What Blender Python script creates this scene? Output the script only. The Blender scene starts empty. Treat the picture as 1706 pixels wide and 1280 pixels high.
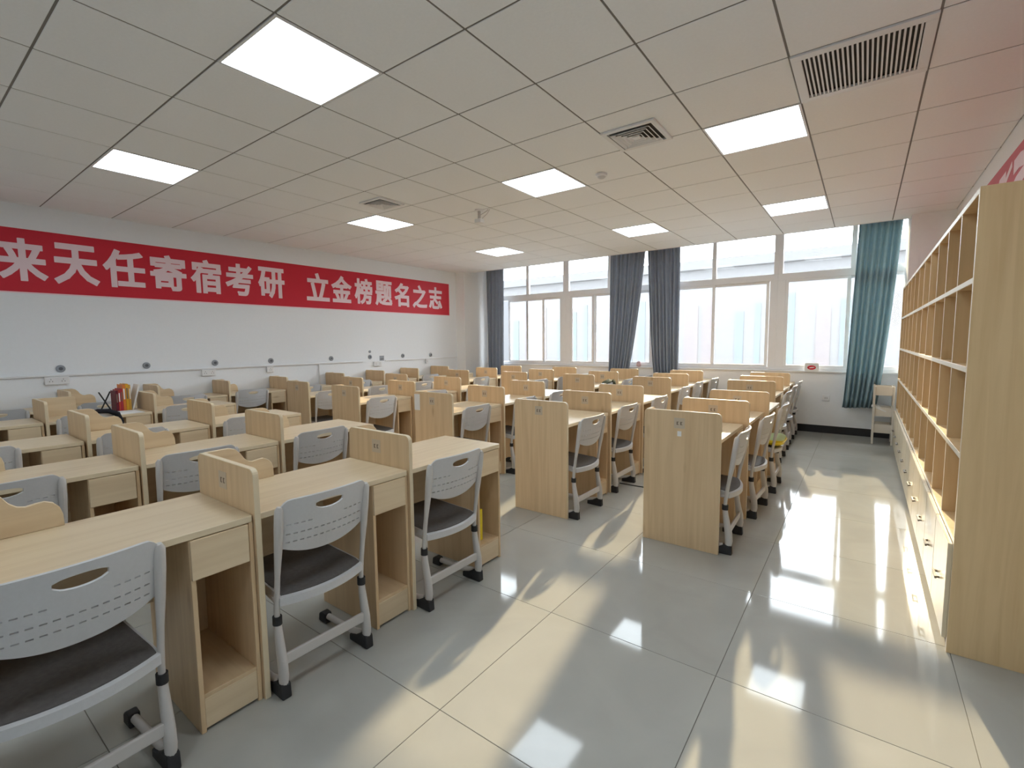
import bpy, bmesh, math, random
from mathutils import Vector, Matrix
random.seed(7)
scene = bpy.context.scene
COL = scene.collection

# ------------------------------------------------------------------ camera
CAM_H = 1.39
F_PX = 791.1
YAW, PITCH, ROLL = -0.637831, -0.0886989, -0.010168
fw = Vector((math.sin(YAW)*math.cos(PITCH), math.cos(YAW)*math.cos(PITCH), math.sin(PITCH)))
rt0 = Vector((math.cos(YAW), -math.sin(YAW), 0)); up0 = rt0.cross(fw)
rt = math.cos(ROLL)*rt0 + math.sin(ROLL)*up0
up = -math.sin(ROLL)*rt0 + math.cos(ROLL)*up0
cam_d = bpy.data.cameras.new('camera'); cam = bpy.data.objects.new('camera', cam_d); COL.objects.link(cam)
cam_d.sensor_fit = 'HORIZONTAL'; cam_d.sensor_width = 36; cam_d.lens = F_PX/1706*36
cam_d.clip_start = 0.02; cam_d.clip_end = 300
M = Matrix((rt, up, -fw)).transposed().to_4x4(); M.translation = Vector((0, 0, CAM_H))
cam.matrix_world = M
scene.camera = cam

# ------------------------------------------------------------------ world, sun, exposure
SKY = 4.6
SUN = 3.0
LAMP = 3.7
EXPOSURE = 1.5
w = bpy.data.worlds.new('sky'); scene.world = w; w.use_nodes = True
w.node_tree.nodes['Background'].inputs[0].default_value = (0.86, 0.94, 1.0, 1)
w.node_tree.nodes['Background'].inputs[1].default_value = SKY
sd = bpy.data.lights.new('sun', 'SUN'); sd.energy = SUN; sd.angle = math.radians(0.8); sd.color = (1.0, 0.81, 0.50)
so = bpy.data.objects.new('sun', sd); COL.objects.link(so)
SUN_TAN_AZ, SUN_EL = 0.16, math.radians(21.3)
sdir = Vector((SUN_TAN_AZ, -1, 0)).normalized()*math.cos(SUN_EL) + Vector((0, 0, -math.sin(SUN_EL)))
so.rotation_euler = sdir.to_track_quat('-Z', 'Y').to_euler(); so.location = (-3, 30, 14)
vs = scene.view_settings
vs.view_transform = 'Standard'; vs.look = 'None'; vs.gamma = 1; vs.use_curve_mapping = False; vs.exposure = EXPOSURE
scene.cycles.use_denoising = True
scene.cycles.max_bounces = 10; scene.cycles.diffuse_bounces = 6; scene.cycles.glossy_bounces = 4
scene.cycles.transparent_max_bounces = 16
scene.cycles.sample_clamp_indirect = 6.0
scene.cycles.caustics_reflective = False; scene.cycles.caustics_refractive = False

# room numbers
XL, XR, YF, YB = -7.10, 0.79, 8.32, -2.6        # left wall, right wall, window wall, back wall
ZC = 2.863                                      # ceiling
Y_CE = 7.78                                     # ceiling ends here, curtain pocket beyond
ZTOP = 3.16

# ------------------------------------------------------------------ helpers
class MB:
    """collects geometry for ONE mesh object"""
    def __init__(s): s.v = []; s.f = []; s.m = []
    def add(s, vs, fs, mi=0):
        b = len(s.v); s.v += [tuple(p) for p in vs]
        for f in fs: s.f.append([b+i for i in f]); s.m.append(mi)
    def box(s, x0, x1, y0, y1, z0, z1, mi=0):
        s.add([(x0,y0,z0),(x1,y0,z0),(x1,y1,z0),(x0,y1,z0),(x0,y0,z1),(x1,y0,z1),(x1,y1,z1),(x0,y1,z1)],
              [(0,3,2,1),(4,5,6,7),(0,1,5,4),(1,2,6,5),(2,3,7,6),(3,0,4,7)], mi)
    def prism(s, outline, to3d, t0, t1, mi=0):
        """2D outline (a,b) extruded between t0 and t1; to3d(a,b,t)->xyz"""
        n = len(outline)
        s.add([to3d(a,b,t0) for a,b in outline]+[to3d(a,b,t1) for a,b in outline],
              [list(range(n))[::-1], list(range(n,2*n))]+[(i,(i+1)%n,n+(i+1)%n,n+i) for i in range(n)], mi)
    def tube(s, pts, rx, ry=None, n=10, mi=0, side=Vector((0,1,0)), caps=True):
        """swept oval along pts; side = preferred axis for ry"""
        ry = ry or rx
        pts = [Vector(p) for p in pts]; rings = []
        for i, p in enumerate(pts):
            d = (pts[min(i+1,len(pts)-1)]-pts[max(i-1,0)]).normalized()
            b = side - d*side.dot(d)
            if b.length < 1e-4: b = Vector((1,0,0)) - d*d.x
            b.normalize(); a = d.cross(b)
            r1 = rx[i] if isinstance(rx,(list,tuple)) else rx
            r2 = ry[i] if isinstance(ry,(list,tuple)) else ry
            rings.append([p + a*(r1*math.cos(2*math.pi*k/n)) + b*(r2*math.sin(2*math.pi*k/n)) for k in range(n)])
        vs_ = [q for r in rings for q in r]; fs = []
        for i in range(len(rings)-1):
            for k in range(n):
                fs.append((i*n+k, i*n+(k+1)%n, (i+1)*n+(k+1)%n, (i+1)*n+k))
        if caps: fs.append(list(range(n))[::-1]); fs.append([(len(rings)-1)*n+k for k in range(n)])
        s.add(vs_, fs, mi)
    def lathe(s, prof, c=(0,0,0), n=20, mi=0, axis='z'):
        rings = []
        for r, h in prof:
            for k in range(n):
                a = 2*math.pi*k/n; x, y = r*math.cos(a), r*math.sin(a)
                if axis == 'z': rings.append((c[0]+x, c[1]+y, c[2]+h))
                elif axis == 'x': rings.append((c[0]+h, c[1]+x, c[2]+y))
                else: rings.append((c[0]+x, c[1]+h, c[2]+y))
        fs = []
        for i in range(len(prof)-1):
            for k in range(n): fs.append((i*n+k, i*n+(k+1)%n, (i+1)*n+(k+1)%n, (i+1)*n+k))
        fs.append(list(range(n))[::-1]); fs.append([(len(prof)-1)*n+k for k in range(n)])
        s.add(rings, fs, mi)
    def mesh(s, name, mats, bevel=0, smooth=False, seg=2):
        me = bpy.data.meshes.new(name); me.from_pydata(s.v, [], s.f)
        mats = mats if isinstance(mats,(list,tuple)) else [mats]
        for m in mats: me.materials.append(m)
        for p, mi in zip(me.polygons, s.m): p.material_index = mi
        bm = bmesh.new(); bm.from_mesh(me)
        bmesh.ops.recalc_face_normals(bm, faces=bm.faces)
        if bevel:
            es = [e for e in bm.edges if len(e.link_faces)==2 and e.calc_face_angle(0) > 0.6]
            bmesh.ops.bevel(bm, geom=es, offset=bevel, segments=seg, profile=0.5, affect='EDGES', clamp_overlap=True)
        bm.to_mesh(me); bm.free()
        if smooth:
            me.set_sharp_from_angle(angle=math.radians(smooth if smooth is not True else 40))
            for p in me.polygons: p.use_smooth = True
        return me
    def build(s, name, mats, parent=None, bevel=0, smooth=False, loc=None):
        return link(name, s.mesh(name, mats, bevel, smooth), parent, loc)

def link(name, me, parent=None, loc=None):
    o = bpy.data.objects.new(name, me); COL.objects.link(o)
    if parent: o.parent = parent
    if loc is not None: o.location = loc
    return o
def tag(o, label=None, cat=None, group=None, kind=None):
    if label: o['label'] = label
    if cat: o['category'] = cat
    if group: o['group'] = group
    if kind: o['kind'] = kind
    return o
def thing(name, label, cat, loc=(0,0,0), rz=0, group=None):
    o = bpy.data.objects.new(name, None); COL.objects.link(o)
    o.empty_display_size = 0.1; o.location = loc; o.rotation_euler = (0,0,rz)
    return tag(o, label, cat, group)
def copy_tree(o, parent=None):
    c = o.copy(); COL.objects.link(c); c.parent = parent
    for ch in list(o.children): copy_tree(ch, c)
    return c
def rrect(a0, a1, b0, b1, r, corners=(1,1,1,1), n=5):
    """rounded rectangle outline; corners order: (a0,b0),(a1,b0),(a1,b1),(a0,b1)"""
    out = []
    for (ca, cb, st), on in zip(((a0,b0,180),(a1,b0,270),(a1,b1,0),(a0,b1,90)), corners):
        if not on: out.append((ca, cb)); continue
        cx = a0+r if ca==a0 else a1-r; cy = b0+r if cb==b0 else b1-r
        for k in range(n+1):
            t = math.radians(st+90*k/n); out.append((cx+r*math.cos(t), cy+r*math.sin(t)))
    return out

# ------------------------------------------------------------------ materials
def mat(name, col, rough=0.5, spec=0.5, metal=0.0, var=0.0, bump=0.0, scale=8.0, coat=0.0):
    m = bpy.data.materials.new(name); m.use_nodes = True; nt = m.node_tree; b = nt.nodes['Principled BSDF']
    b.inputs['Base Color'].default_value = (*col, 1); b.inputs['Roughness'].default_value = rough
    b.inputs['Metallic'].default_value = metal; b.inputs['Specular IOR Level'].default_value = spec
    b.inputs['Coat Weight'].default_value = coat; b.inputs['Coat Roughness'].default_value = 0.08
    if var or bump:
        tc = nt.nodes.new('ShaderNodeTexCoord'); no = nt.nodes.new('ShaderNodeTexNoise')
        no.inputs['Scale'].default_value = scale; no.inputs['Detail'].default_value = 4
        nt.links.new(tc.outputs['Object'], no.inputs['Vector'])
        if var:
            mx = nt.nodes.new('ShaderNodeMix'); mx.data_type = 'RGBA'
            mx.inputs['A'].default_value = (*[c*(1-var) for c in col],1); mx.inputs['B'].default_value = (*[min(1,c*(1+var)) for c in col],1)
            nt.links.new(no.outputs['Fac'], mx.inputs['Factor']); nt.links.new(mx.outputs['Result'], b.inputs['Base Color'])
        if bump:
            bp = nt.nodes.new('ShaderNodeBump'); bp.inputs['Strength'].default_value = bump; bp.inputs['Distance'].default_value = 0.01
            nt.links.new(no.outputs['Fac'], bp.inputs['Height']); nt.links.new(bp.outputs['Normal'], b.inputs['Normal'])
    return m
def wood(name, light, dark, grain, rough=0.42):
    """laminate board with long soft grain; grain = axis index of the fibres"""
    m = bpy.data.materials.new(name); m.use_nodes = True; nt = m.node_tree; b = nt.nodes['Principled BSDF']
    tc = nt.nodes.new('ShaderNodeTexCoord'); oi = nt.nodes.new('ShaderNodeObjectInfo')
    mp = nt.nodes.new('ShaderNodeMapping'); sc = [26.0, 26.0, 26.0]; sc[grain] = 1.3
    mp.inputs['Scale'].default_value = sc
    add = nt.nodes.new('ShaderNodeVectorMath'); add.operation = 'ADD'
    mul = nt.nodes.new('ShaderNodeVectorMath'); mul.operation = 'SCALE'; mul.inputs['Scale'].default_value = 3.7
    L = nt.links.new
    L(oi.outputs['Location'], mul.inputs[0]); L(tc.outputs['Object'], add.inputs[0]); L(mul.outputs[0], add.inputs[1])
    L(add.outputs[0], mp.inputs['Vector'])
    n1 = nt.nodes.new('ShaderNodeTexNoise'); n1.inputs['Scale'].default_value = 1.0; n1.inputs['Detail'].default_value = 6; n1.inputs['Distortion'].default_value = 0.6
    L(mp.outputs[0], n1.inputs['Vector'])
    mp2 = nt.nodes.new('ShaderNodeMapping'); s2 = [9.0]*3; s2[grain] = 3.2; mp2.inputs['Scale'].default_value = s2
    L(add.outputs[0], mp2.inputs['Vector'])
    vo = nt.nodes.new('ShaderNodeTexVoronoi'); vo.inputs['Scale'].default_value = 0.55; L(mp2.outputs[0], vo.inputs['Vector'])
    kr = nt.nodes.new('ShaderNodeValToRGB'); kr.color_ramp.elements[0].position = 0.02; kr.color_ramp.elements[0].color = (0.62,0.5,0.4,1)
    kr.color_ramp.elements[1].position = 0.11; kr.color_ramp.elements[1].color = (1,1,1,1); L(vo.outputs['Distance'], kr.inputs['Fac'])
    cr = nt.nodes.new('ShaderNodeValToRGB')
    cr.color_ramp.elements[0].position = 0.30; cr.color_ramp.elements[0].color = (*dark,1)
    cr.color_ramp.elements[1].position = 0.62; cr.color_ramp.elements[1].color = (*light,1)
    L(n1.outputs['Fac'], cr.inputs['Fac'])
    mx = nt.nodes.new('ShaderNodeMix'); mx.data_type = 'RGBA'; mx.blend_type = 'MULTIPLY'; mx.inputs['Factor'].default_value = 0.55
    L(cr.outputs['Color'], mx.inputs['A']); L(kr.outputs['Color'], mx.inputs['B'])
    hs = nt.nodes.new('ShaderNodeHueSaturation'); mr = nt.nodes.new('ShaderNodeMapRange')
    mr.inputs['To Min'].default_value = 0.93; mr.inputs['To Max'].default_value = 1.06
    L(oi.outputs['Random'], mr.inputs['Value']); L(mr.outputs['Result'], hs.inputs['Value']); L(mx.outputs['Result'], hs.inputs['Color'])
    L(hs.outputs['Color'], b.inputs['Base Color'])
    b.inputs['Roughness'].default_value = rough; b.inputs['Specular IOR Level'].default_value = 0.4
    bp = nt.nodes.new('ShaderNodeBump'); bp.inputs['Strength'].default_value = 0.06; bp.inputs['Distance'].default_value = 0.002
    L(n1.outputs['Fac'], bp.inputs['Height']); L(bp.outputs['Normal'], b.inputs['Normal'])
    return m
def emit(name, col, s):
    m = bpy.data.materials.new(name); m.use_nodes = True; nt = m.node_tree; nt.nodes.remove(nt.nodes['Principled BSDF'])
    e = nt.nodes.new('ShaderNodeEmission'); e.inputs[0].default_value = (*col,1); e.inputs[1].default_value = s
    nt.links.new(e.outputs[0], nt.nodes['Material Output'].inputs[0]); return m

LT, DK = (0.70, 0.525, 0.325), (0.61, 0.44, 0.26)
W_V = wood('birch_upright', LT, DK, 2)
W_Y = wood('birch_lengthwise', (0.72,0.585,0.40), (0.645,0.505,0.33), 1, 0.34)
W_X = wood('birch_crosswise', LT, DK, 0)
W_SH = wood('cubby_board', (0.72,0.53,0.30), (0.63,0.445,0.235), 2)
EDGE = mat('edge_band', (0.74,0.62,0.43), 0.4, var=0.05)
CREAM = mat('cubby_edge', (0.80,0.73,0.60), 0.4, var=0.03)
DOORM = wood('cabinet_door', (0.76,0.66,0.49), (0.70,0.59,0.42), 2, 0.30)
WALLM = mat('wall_paint', (0.84,0.875,0.92), 0.75, 0.25, var=0.02, bump=0.03, scale=30)
WALLW = mat('wall_paint_warm', (0.87,0.885,0.90), 0.75, 0.25, var=0.02, bump=0.03, scale=30)
CEILM = mat('ceiling_board', (0.875,0.90,0.93), 0.85, 0.2, var=0.03, bump=0.06, scale=60)
GAPM = mat('ceiling_void', (0.10,0.095,0.09), 0.9, 0.1, var=0.1)
TBAR = mat('ceiling_runner', (0.20,0.19,0.18), 0.6, 0.3, var=0.05)
PVC = mat('white_pvc', (0.78,0.79,0.81), 0.35, 0.5, var=0.02)
BLACKB = mat('black_skirting', (0.012,0.012,0.014), 0.3, 0.5, var=0.2)
GREY = mat('grey_plastic', (0.57,0.575,0.59), 0.42, 0.4, var=0.05, bump=0.02, scale=90)
TUBE = mat('grey_tube', (0.55,0.53,0.515), 0.35, 0.5, var=0.04)
PAD = mat('dark_seat', (0.115,0.108,0.106), 0.55, 0.35, var=0.3, bump=0.1, scale=60)
CAP = mat('black_rubber', (0.03,0.03,0.032), 0.6, 0.3, var=0.2)
METAL = mat('brushed_metal', (0.55,0.54,0.52), 0.3, 0.5, 0.9, var=0.1)
HANDLE = mat('dull_handle', (0.23,0.205,0.17), 0.45, 0.4, 0.3, var=0.1)
RED = mat('banner_red', (0.60,0.018,0.04), 0.5, 0.3, var=0.05, scale=3)
RED_GLARE = mat('glare_banner_red', (0.60,0.13,0.17), 0.5, 0.3, var=0.05, scale=3)  # right banner: glare painted in as a paler, pinker red
PINKW = mat('banner_letter', (0.88,0.70,0.76), 0.5, 0.3, var=0.03)
PAPER = mat('paper', (0.80,0.80,0.79), 0.7, 0.2, var=0.03)
STICK = mat('sticker_film', (0.56,0.47,0.36), 0.4, 0.4, var=0.08)
INK = mat('sticker_ink', (0.20,0.155,0.12), 0.6, 0.2, var=0.1)
YEL = mat('yellow_plastic', (0.80,0.62,0.02), 0.4, 0.4, var=0.06)
LIME = mat('pale_green_cloth', (0.60,0.72,0.42), 0.8, 0.1, var=0.1)
def tile_mat():
    m = bpy.data.materials.new('polished_tile'); m.use_nodes = True; nt = m.node_tree; b = nt.nodes['Principled BSDF']; L = nt.links.new
    ge = nt.nodes.new('ShaderNodeNewGeometry'); no = nt.nodes.new('ShaderNodeTexNoise'); no.inputs['Scale'].default_value = 2.2; no.inputs['Detail'].default_value = 7; no.inputs['Distortion'].default_value = 1.2
    L(ge.outputs['Position'], no.inputs['Vector'])
    cr = nt.nodes.new('ShaderNodeValToRGB'); cr.color_ramp.elements[0].position = 0.3; cr.color_ramp.elements[0].color = (0.395,0.395,0.37,1)
    cr.color_ramp.elements[1].position = 0.7; cr.color_ramp.elements[1].color = (0.445,0.445,0.415,1); L(no.outputs['Fac'], cr.inputs['Fac'])
    oi = nt.nodes.new('ShaderNodeObjectInfo'); hs = nt.nodes.new('ShaderNodeHueSaturation'); mr = nt.nodes.new('ShaderNodeMapRange')
    mr.inputs['To Min'].default_value = 0.97; mr.inputs['To Max'].default_value = 1.03
    L(oi.outputs['Random'], mr.inputs['Value']); L(mr.outputs['Result'], hs.inputs['Value']); L(cr.outputs['Color'], hs.inputs['Color']); L(hs.outputs['Color'], b.inputs['Base Color'])
    n2 = nt.nodes.new('ShaderNodeTexNoise'); n2.inputs['Scale'].default_value = 5; L(ge.outputs['Position'], n2.inputs['Vector'])
    m2 = nt.nodes.new('ShaderNodeMapRange'); m2.inputs['To Min'].default_value = 0.035; m2.inputs['To Max'].default_value = 0.085; L(n2.outputs['Fac'], m2.inputs['Value']); L(m2.outputs['Result'], b.inputs['Roughness'])
    b.inputs['IOR'].default_value = 1.55; b.inputs['Specular IOR Level'].default_value = 0.38
    return m
TILE = tile_mat()
GROUT = mat('grout', (0.20,0.185,0.16), 0.8, 0.2, var=0.1)
def glass_mat(name, haze, tint):
    m = bpy.data.materials.new(name); m.use_nodes = True; nt = m.node_tree; nt.nodes.remove(nt.nodes['Principled BSDF']); L = nt.links.new
    tr = nt.nodes.new('ShaderNodeBsdfTransparent'); tr.inputs[0].default_value = (*tint,1)
    tl = nt.nodes.new('ShaderNodeBsdfTranslucent'); tl.inputs[0].default_value = (0.92,0.94,0.96,1)
    gl = nt.nodes.new('ShaderNodeBsdfGlossy'); gl.inputs['Roughness'].default_value = 0.03
    tc = nt.nodes.new('ShaderNodeTexCoord'); no = nt.nodes.new('ShaderNodeTexNoise'); no.inputs['Scale'].default_value = 2.5; L(tc.outputs['Object'], no.inputs['Vector'])
    mr = nt.nodes.new('ShaderNodeMapRange'); mr.inputs['To Min'].default_value = haze*0.85; mr.inputs['To Max'].default_value = haze*1.15; L(no.outputs['Fac'], mr.inputs['Value'])
    m1 = nt.nodes.new('ShaderNodeMixShader'); L(mr.outputs['Result'], m1.inputs[0]); L(tr.outputs[0], m1.inputs[1]); L(tl.outputs[0], m1.inputs[2])
    fr = nt.nodes.new('ShaderNodeFresnel'); fr.inputs['IOR'].default_value = 1.3
    m2_ = nt.nodes.new('ShaderNodeMixShader'); L(fr.outputs[0], m2_.inputs[0]); L(m1.outputs[0], m2_.inputs[1]); L(gl.outputs[0], m2_.inputs[2])
    L(m2_.outputs[0], nt.nodes['Material Output'].inputs[0]); return m
GLASS_LO = glass_mat('dusty_glass', 0.03, (0.97,0.97,0.97))
GLASS_HI = glass_mat('clear_glass', 0.015, (0.98,0.98,0.98))
def cloth_mat(name, col, transl):
    m = bpy.data.materials.new(name); m.use_nodes = True; nt = m.node_tree; b = nt.nodes['Principled BSDF']; L = nt.links.new
    b.inputs['Roughness'].default_value = 0.85; b.inputs['Specular IOR Level'].default_value = 0.15
    tc = nt.nodes.new('ShaderNodeTexCoord'); no = nt.nodes.new('ShaderNodeTexNoise'); no.inputs['Scale'].default_value = 14; L(tc.outputs['Object'], no.inputs['Vector'])
    mx = nt.nodes.new('ShaderNodeMix'); mx.data_type = 'RGBA'; mx.inputs['A'].default_value = (*[c*.9 for c in col],1); mx.inputs['B'].default_value = (*[c*1.1 for c in col],1)
    L(no.outputs['Fac'], mx.inputs['Factor']); L(mx.outputs['Result'], b.inputs['Base Color'])
    tl = nt.nodes.new('ShaderNodeBsdfTranslucent'); L(mx.outputs['Result'], tl.inputs[0])
    ms = nt.nodes.new('ShaderNodeMixShader'); ms.inputs[0].default_value = transl; L(b.outputs[0], ms.inputs[1]); L(tl.outputs[0], ms.inputs[2])
    L(ms.outputs[0], nt.nodes['Material Output'].inputs[0]); return m
CURT = cloth_mat('slate_curtain', (0.31,0.355,0.43), 0.2)
CURT_T = cloth_mat('teal_curtain', (0.33,0.47,0.53), 0.25)
LIGHTM = emit('light_diffuser', (0.85,0.94,1.0), LAMP)

# ------------------------------------------------------------------ the setting: floor
floor = MB(); floor.box(XL-0.2, XR+0.2, YB-0.2, YF+0.25, -0.06, -0.003)
floor = tag(floor.build('floor', GROUT), kind='structure', label='glossy cream tiled floor')
tm = MB(); tm.box(-0.3988, 0.3988, -0.3988, 0.3988, -0.012, 0); tile_me = tm.mesh('floor_tile', TILE, 0.0008, seg=1)
TX0, TY0 = -1.235, 1.185
nx0, nx1 = math.floor((XL-TX0)/0.8), math.floor((XR-TX0)/0.8)
ny0, ny1 = math.floor((YB-TY0)/0.8), math.floor((YF-TY0)/0.8)
for i in range(nx0, nx1+1):
    for j in range(ny0, ny1+1):
        x0, x1 = max(XL, TX0+i*0.8), min(XR, TX0+i*0.8+0.8); y0, y1 = max(YB, TY0+j*0.8), min(YF, TY0+j*0.8+0.8)
        if x1-x0 < 0.02 or y1-y0 < 0.02: continue
        o = link('floor_tile', tile_me, floor, ((x0+x1)/2, (y0+y1)/2, 0))
        o.scale = ((x1-x0)/0.8, (y1-y0)/0.8, 1)

# ceiling
ce = MB(); ce.box(XL-0.2, XR+0.2, YB-0.2, Y_CE-0.02, ZC+0.02, ZC+0.08)
ceiling = tag(ce.build('ceiling', GAPM), kind='structure', label='suspended ceiling of grey square boards')
LIGHTS = {(i, j) for i in (-6, -2, 1) for j in (-6, -2, 2, 6)}
VENT_CELL = (2, 1)
cm = MB(); cm.box(-0.2945, 0.2945, -0.2945, 0.2945, 0, 0.014); ct_me = cm.mesh('ceiling_tile', CEILM, 0.002, seg=1)
gx = lambda i: (i-2.6443)*0.6
gy = lambda j: (j+3.9925)*0.6
for i in range(-10, 5):
    for j in range(-9, 10):
        if (i, j) in LIGHTS or (i, j) == VENT_CELL: continue
        x0, x1 = max(XL, gx(i)), min(XR, gx(i+1)); y0, y1 = max(YB, gy(j)), min(Y_CE, gy(j+1))
        if x1-x0 < 0.015 or y1-y0 < 0.015: continue
        o = link('ceiling_tile', ct_me, ceiling, ((x0+x1)/2, (y0+y1)/2, ZC+0.001))
        o.scale = ((x1-x0)/0.6, (y1-y0)/0.6, 1)
for i in range(-9, 4):   # runners
    r = MB(); r.box(gx(i)-0.0062, gx(i)+0.0062, YB, Y_CE, ZC+0.004, ZC+0.02); r.build('ceiling_runner', TBAR, ceiling)
for j in range(-8, 9):
    r = MB(); r.box(XL, XR, gy(j)-0.0062, gy(j)+0.0062, ZC+0.0045, ZC+0.0195); r.build('ceiling_runner', TBAR, ceiling)
r = MB(); r.box(XL, XR, Y_CE-0.015, Y_CE, ZC-0.004, ZC+0.10); tag(r.build('trim_1', PVC), kind='structure', label='white edge strip closing the ceiling before the windows')
r = MB(); r.box(XL-0.2, XR+0.2, Y_CE-0.02, YF+0.25, ZTOP, ZTOP+0.1); r.box(XL-0.2, XR+0.2, Y_CE-0.06, Y_CE-0.02, ZC+0.08, ZTOP+0.1)
tag(r.build('ceiling_pocket', WALLW), kind='structure', label='recessed curtain pocket above the windows')

# walls
def wall(name, b, m, label): return tag(b.build(name, m), kind='structure', label=label)
b = MB(); b.box(XL-0.2, XL, YB-0.2, YF+0.25, -0.05, ZTOP); wall('wall_left', b, WALLM, 'white side wall carrying the red slogan banner')
b = MB(); b.box(XR, XR+0.2, YB-0.2, YF+0.25, -0.05, ZTOP); wall('wall_right', b, WALLW, 'white side wall behind the cubbyhole shelves')
b = MB(); b.box(XL, XR, YB-0.2, YB, -0.05, ZTOP); wall('wall_back', b, WALLW, 'white wall behind the viewer')
Z_SILL, Z_HEAD = 0.895, 3.04
PIT = 1.87; P0 = -6.72
WX0, WX1 = -6.60, 0.64
b = MB(); b.box(XL, XR, YF, YF+0.22, -0.05, Z_SILL); b.box(XL, XR, YF, YF+0.22, Z_HEAD, ZTOP)
b.box(XL, WX0, YF, YF+0.22, Z_SILL, Z_HEAD); b.box(WX1, XR, YF, YF+0.22, Z_SILL, Z_HEAD)
wall('wall_far', b, WALLW, 'white wall under and around the long window band')
b = MB(); b.box(XL, -6.85, 7.58, YF, 0, ZTOP); wall('wall_left_pier', b, WALLW, 'square pier in the corner by the slogan wall')
b = MB(); b.box(0.39, XR, 7.58, YF, 0, ZTOP); wall('wall_right_pier', b, WALLW, 'square pier in the corner behind the cubbyholes')
b = MB(); b.box(-6.85, 0.39, YF-0.012, YF, 0, 0.11); tag(b.build('baseboard_far', BLACKB, bevel=0.002), kind='structure', label='black skirting under the windows')
b = MB(); b.box(XL, XL+0.012, YB, 7.58, 0, 0.11); tag(b.build('baseboard_left', BLACKB, bevel=0.002), kind='structure', label='black skirting along the slogan wall')
b = MB(); b.box(-6.85, 0.39, YF-0.03, YF+0.10, Z_SILL, Z_SILL+0.02); tag(b.build('trim_2', PVC, bevel=0.003), kind='structure', label='white window sill board')

# windows
def frame_rect(b, x0, x1, z0, z1, wd, y0, y1):
    b.box(x0, x1, y0, y1, z0, z0+wd); b.box(x0, x1, y0, y1, z1-wd, z1)
    b.box(x0, x0+wd, y0, y1, z0+wd, z1-wd); b.box(x1-wd, x1, y0, y1, z0+wd, z1-wd)
Z_T0, Z_T1 = 2.285, 2.385
SASHES = [   # lower sashes of each window: (x0,x1,track)
    [(-6.30,-5.37,0), (-5.84,-4.96,1)],
    [(-4.75,-4.23,0), (-4.24,-3.09,1)],
    [(-2.88,-2.02,0), (-2.07,-1.225,1)],
    [(-1.01,-0.19,0), (-0.24,0.60,1)]]
WLAB = ['window nearest the slogan wall with three sash stiles', 'window left of the paired grey curtains', 'window right of the paired grey curtains', 'window beside the teal curtain']
for k in range(4):
    x0, x1 = max(P0+k*PIT, WX0), min(P0+(k+1)*PIT, WX1)
    wo = MB(); fy0, fy1 = YF+0.06, YF+0.13
    lw = 0.105 if k else 0.07; rw = 0.105 if k < 3 else 0.07
    zb = Z_SILL+0.02
    wo.box(x0, x1, fy0, fy1, zb, zb+0.045); wo.box(x0, x1, fy0, fy1, Z_HEAD-0.06, Z_HEAD); wo.box(x0, x1, fy0, fy1, Z_T0, Z_T1)
    wo.box(x0, x0+lw, fy0, fy1, zb+0.045, Z_T0); wo.box(x1-rw, x1, fy0, fy1, zb+0.045, Z_T0)
    wo.box(x0, x0+0.06, fy0, fy1, Z_T1, Z_HEAD-0.06); wo.box(x1-0.06, x1, fy0, fy1, Z_T1, Z_HEAD-0.06)
    xm = P0+k*PIT+PIT/2
    wo.box(xm-0.03, xm+0.03, fy0+0.004, fy1-0.004, Z_T1, Z_HEAD-0.06)
    win = tag(wo.build('window_%d' % (k+1), PVC, bevel=0.003), kind='structure', label=WLAB[k])
    for (a, c) in ((x0+0.06, xm-0.03), (xm+0.03, x1-0.06)):
        p = MB(); p.box(a, c, fy0+0.03, fy0+0.036, Z_T1, Z_HEAD-0.06); p.build('pane', GLASS_HI, win)
    for (a, c, tr) in SASHES[k]:
        s = MB(); yy = fy0+0.008+tr*0.03
        frame_rect(s, a, c, zb+0.03, Z_T0+0.01, 0.045, yy, yy+0.026); sa = s.build('sash', PVC, win, bevel=0.002)
        p = MB(); p.box(a+0.045, c-0.045, yy+0.010, yy+0.016, zb+0.075, Z_T0-0.035); p.build('pane', GLASS_LO, sa)
        hx = a+0.025 if tr else c-0.025
        h = MB(); h.box(hx-0.009, hx+0.009, yy-0.016, yy, 1.56, 1.68); h.build('handle', PVC, sa, bevel=0.003)

# outdoors: pale building across the yard
BW = mat('hazy_render', (0.092,0.092,0.095), 0.8, 0.2, var=0.03, scale=0.3)
BWIN = [mat('hazy_blue', (0.068,0.086,0.104), 0.7, 0.2, var=0.05), mat('hazy_pink', (0.092,0.079,0.083), 0.7, 0.2, var=0.05), mat('hazy_cyan', (0.066,0.093,0.100), 0.7, 0.2, var=0.05)]
YARD = mat('pale_concrete', (0.15,0.16,0.17), 0.8, 0.2, var=0.05, scale=0.5)
b = MB(); b.box(-90, 70, YF+3, 60, -4.3, -4.0); tag(b.build('yard', YARD), kind='structure', label='pale concrete yard outside')
bt = thing('building', 'pale hazy building across the yard seen through the windows', 'building', (-10,34,-4))
b = MB(); b.box(-45,45,0,8,0,10.1); b.build('wall', BW, bt)
b = MB(); b.box(-45.3,45.3,-0.3,8.3,10.1,10.75); b.build('roof_parapet', BW, bt, bevel=0.05)
for k in range(58):
    x = -44+k*1.5+0.3*((k*11) % 3); ww = 0.3+0.22*((k*7) % 4)
    b = MB(); b.box(x, x+ww, -0.06, 0.02, 0.4, 8.2-0.5*((k*5) % 3)); b.build('facade_panel', BWIN[(k*5+k//3) % 3], bt)

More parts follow.
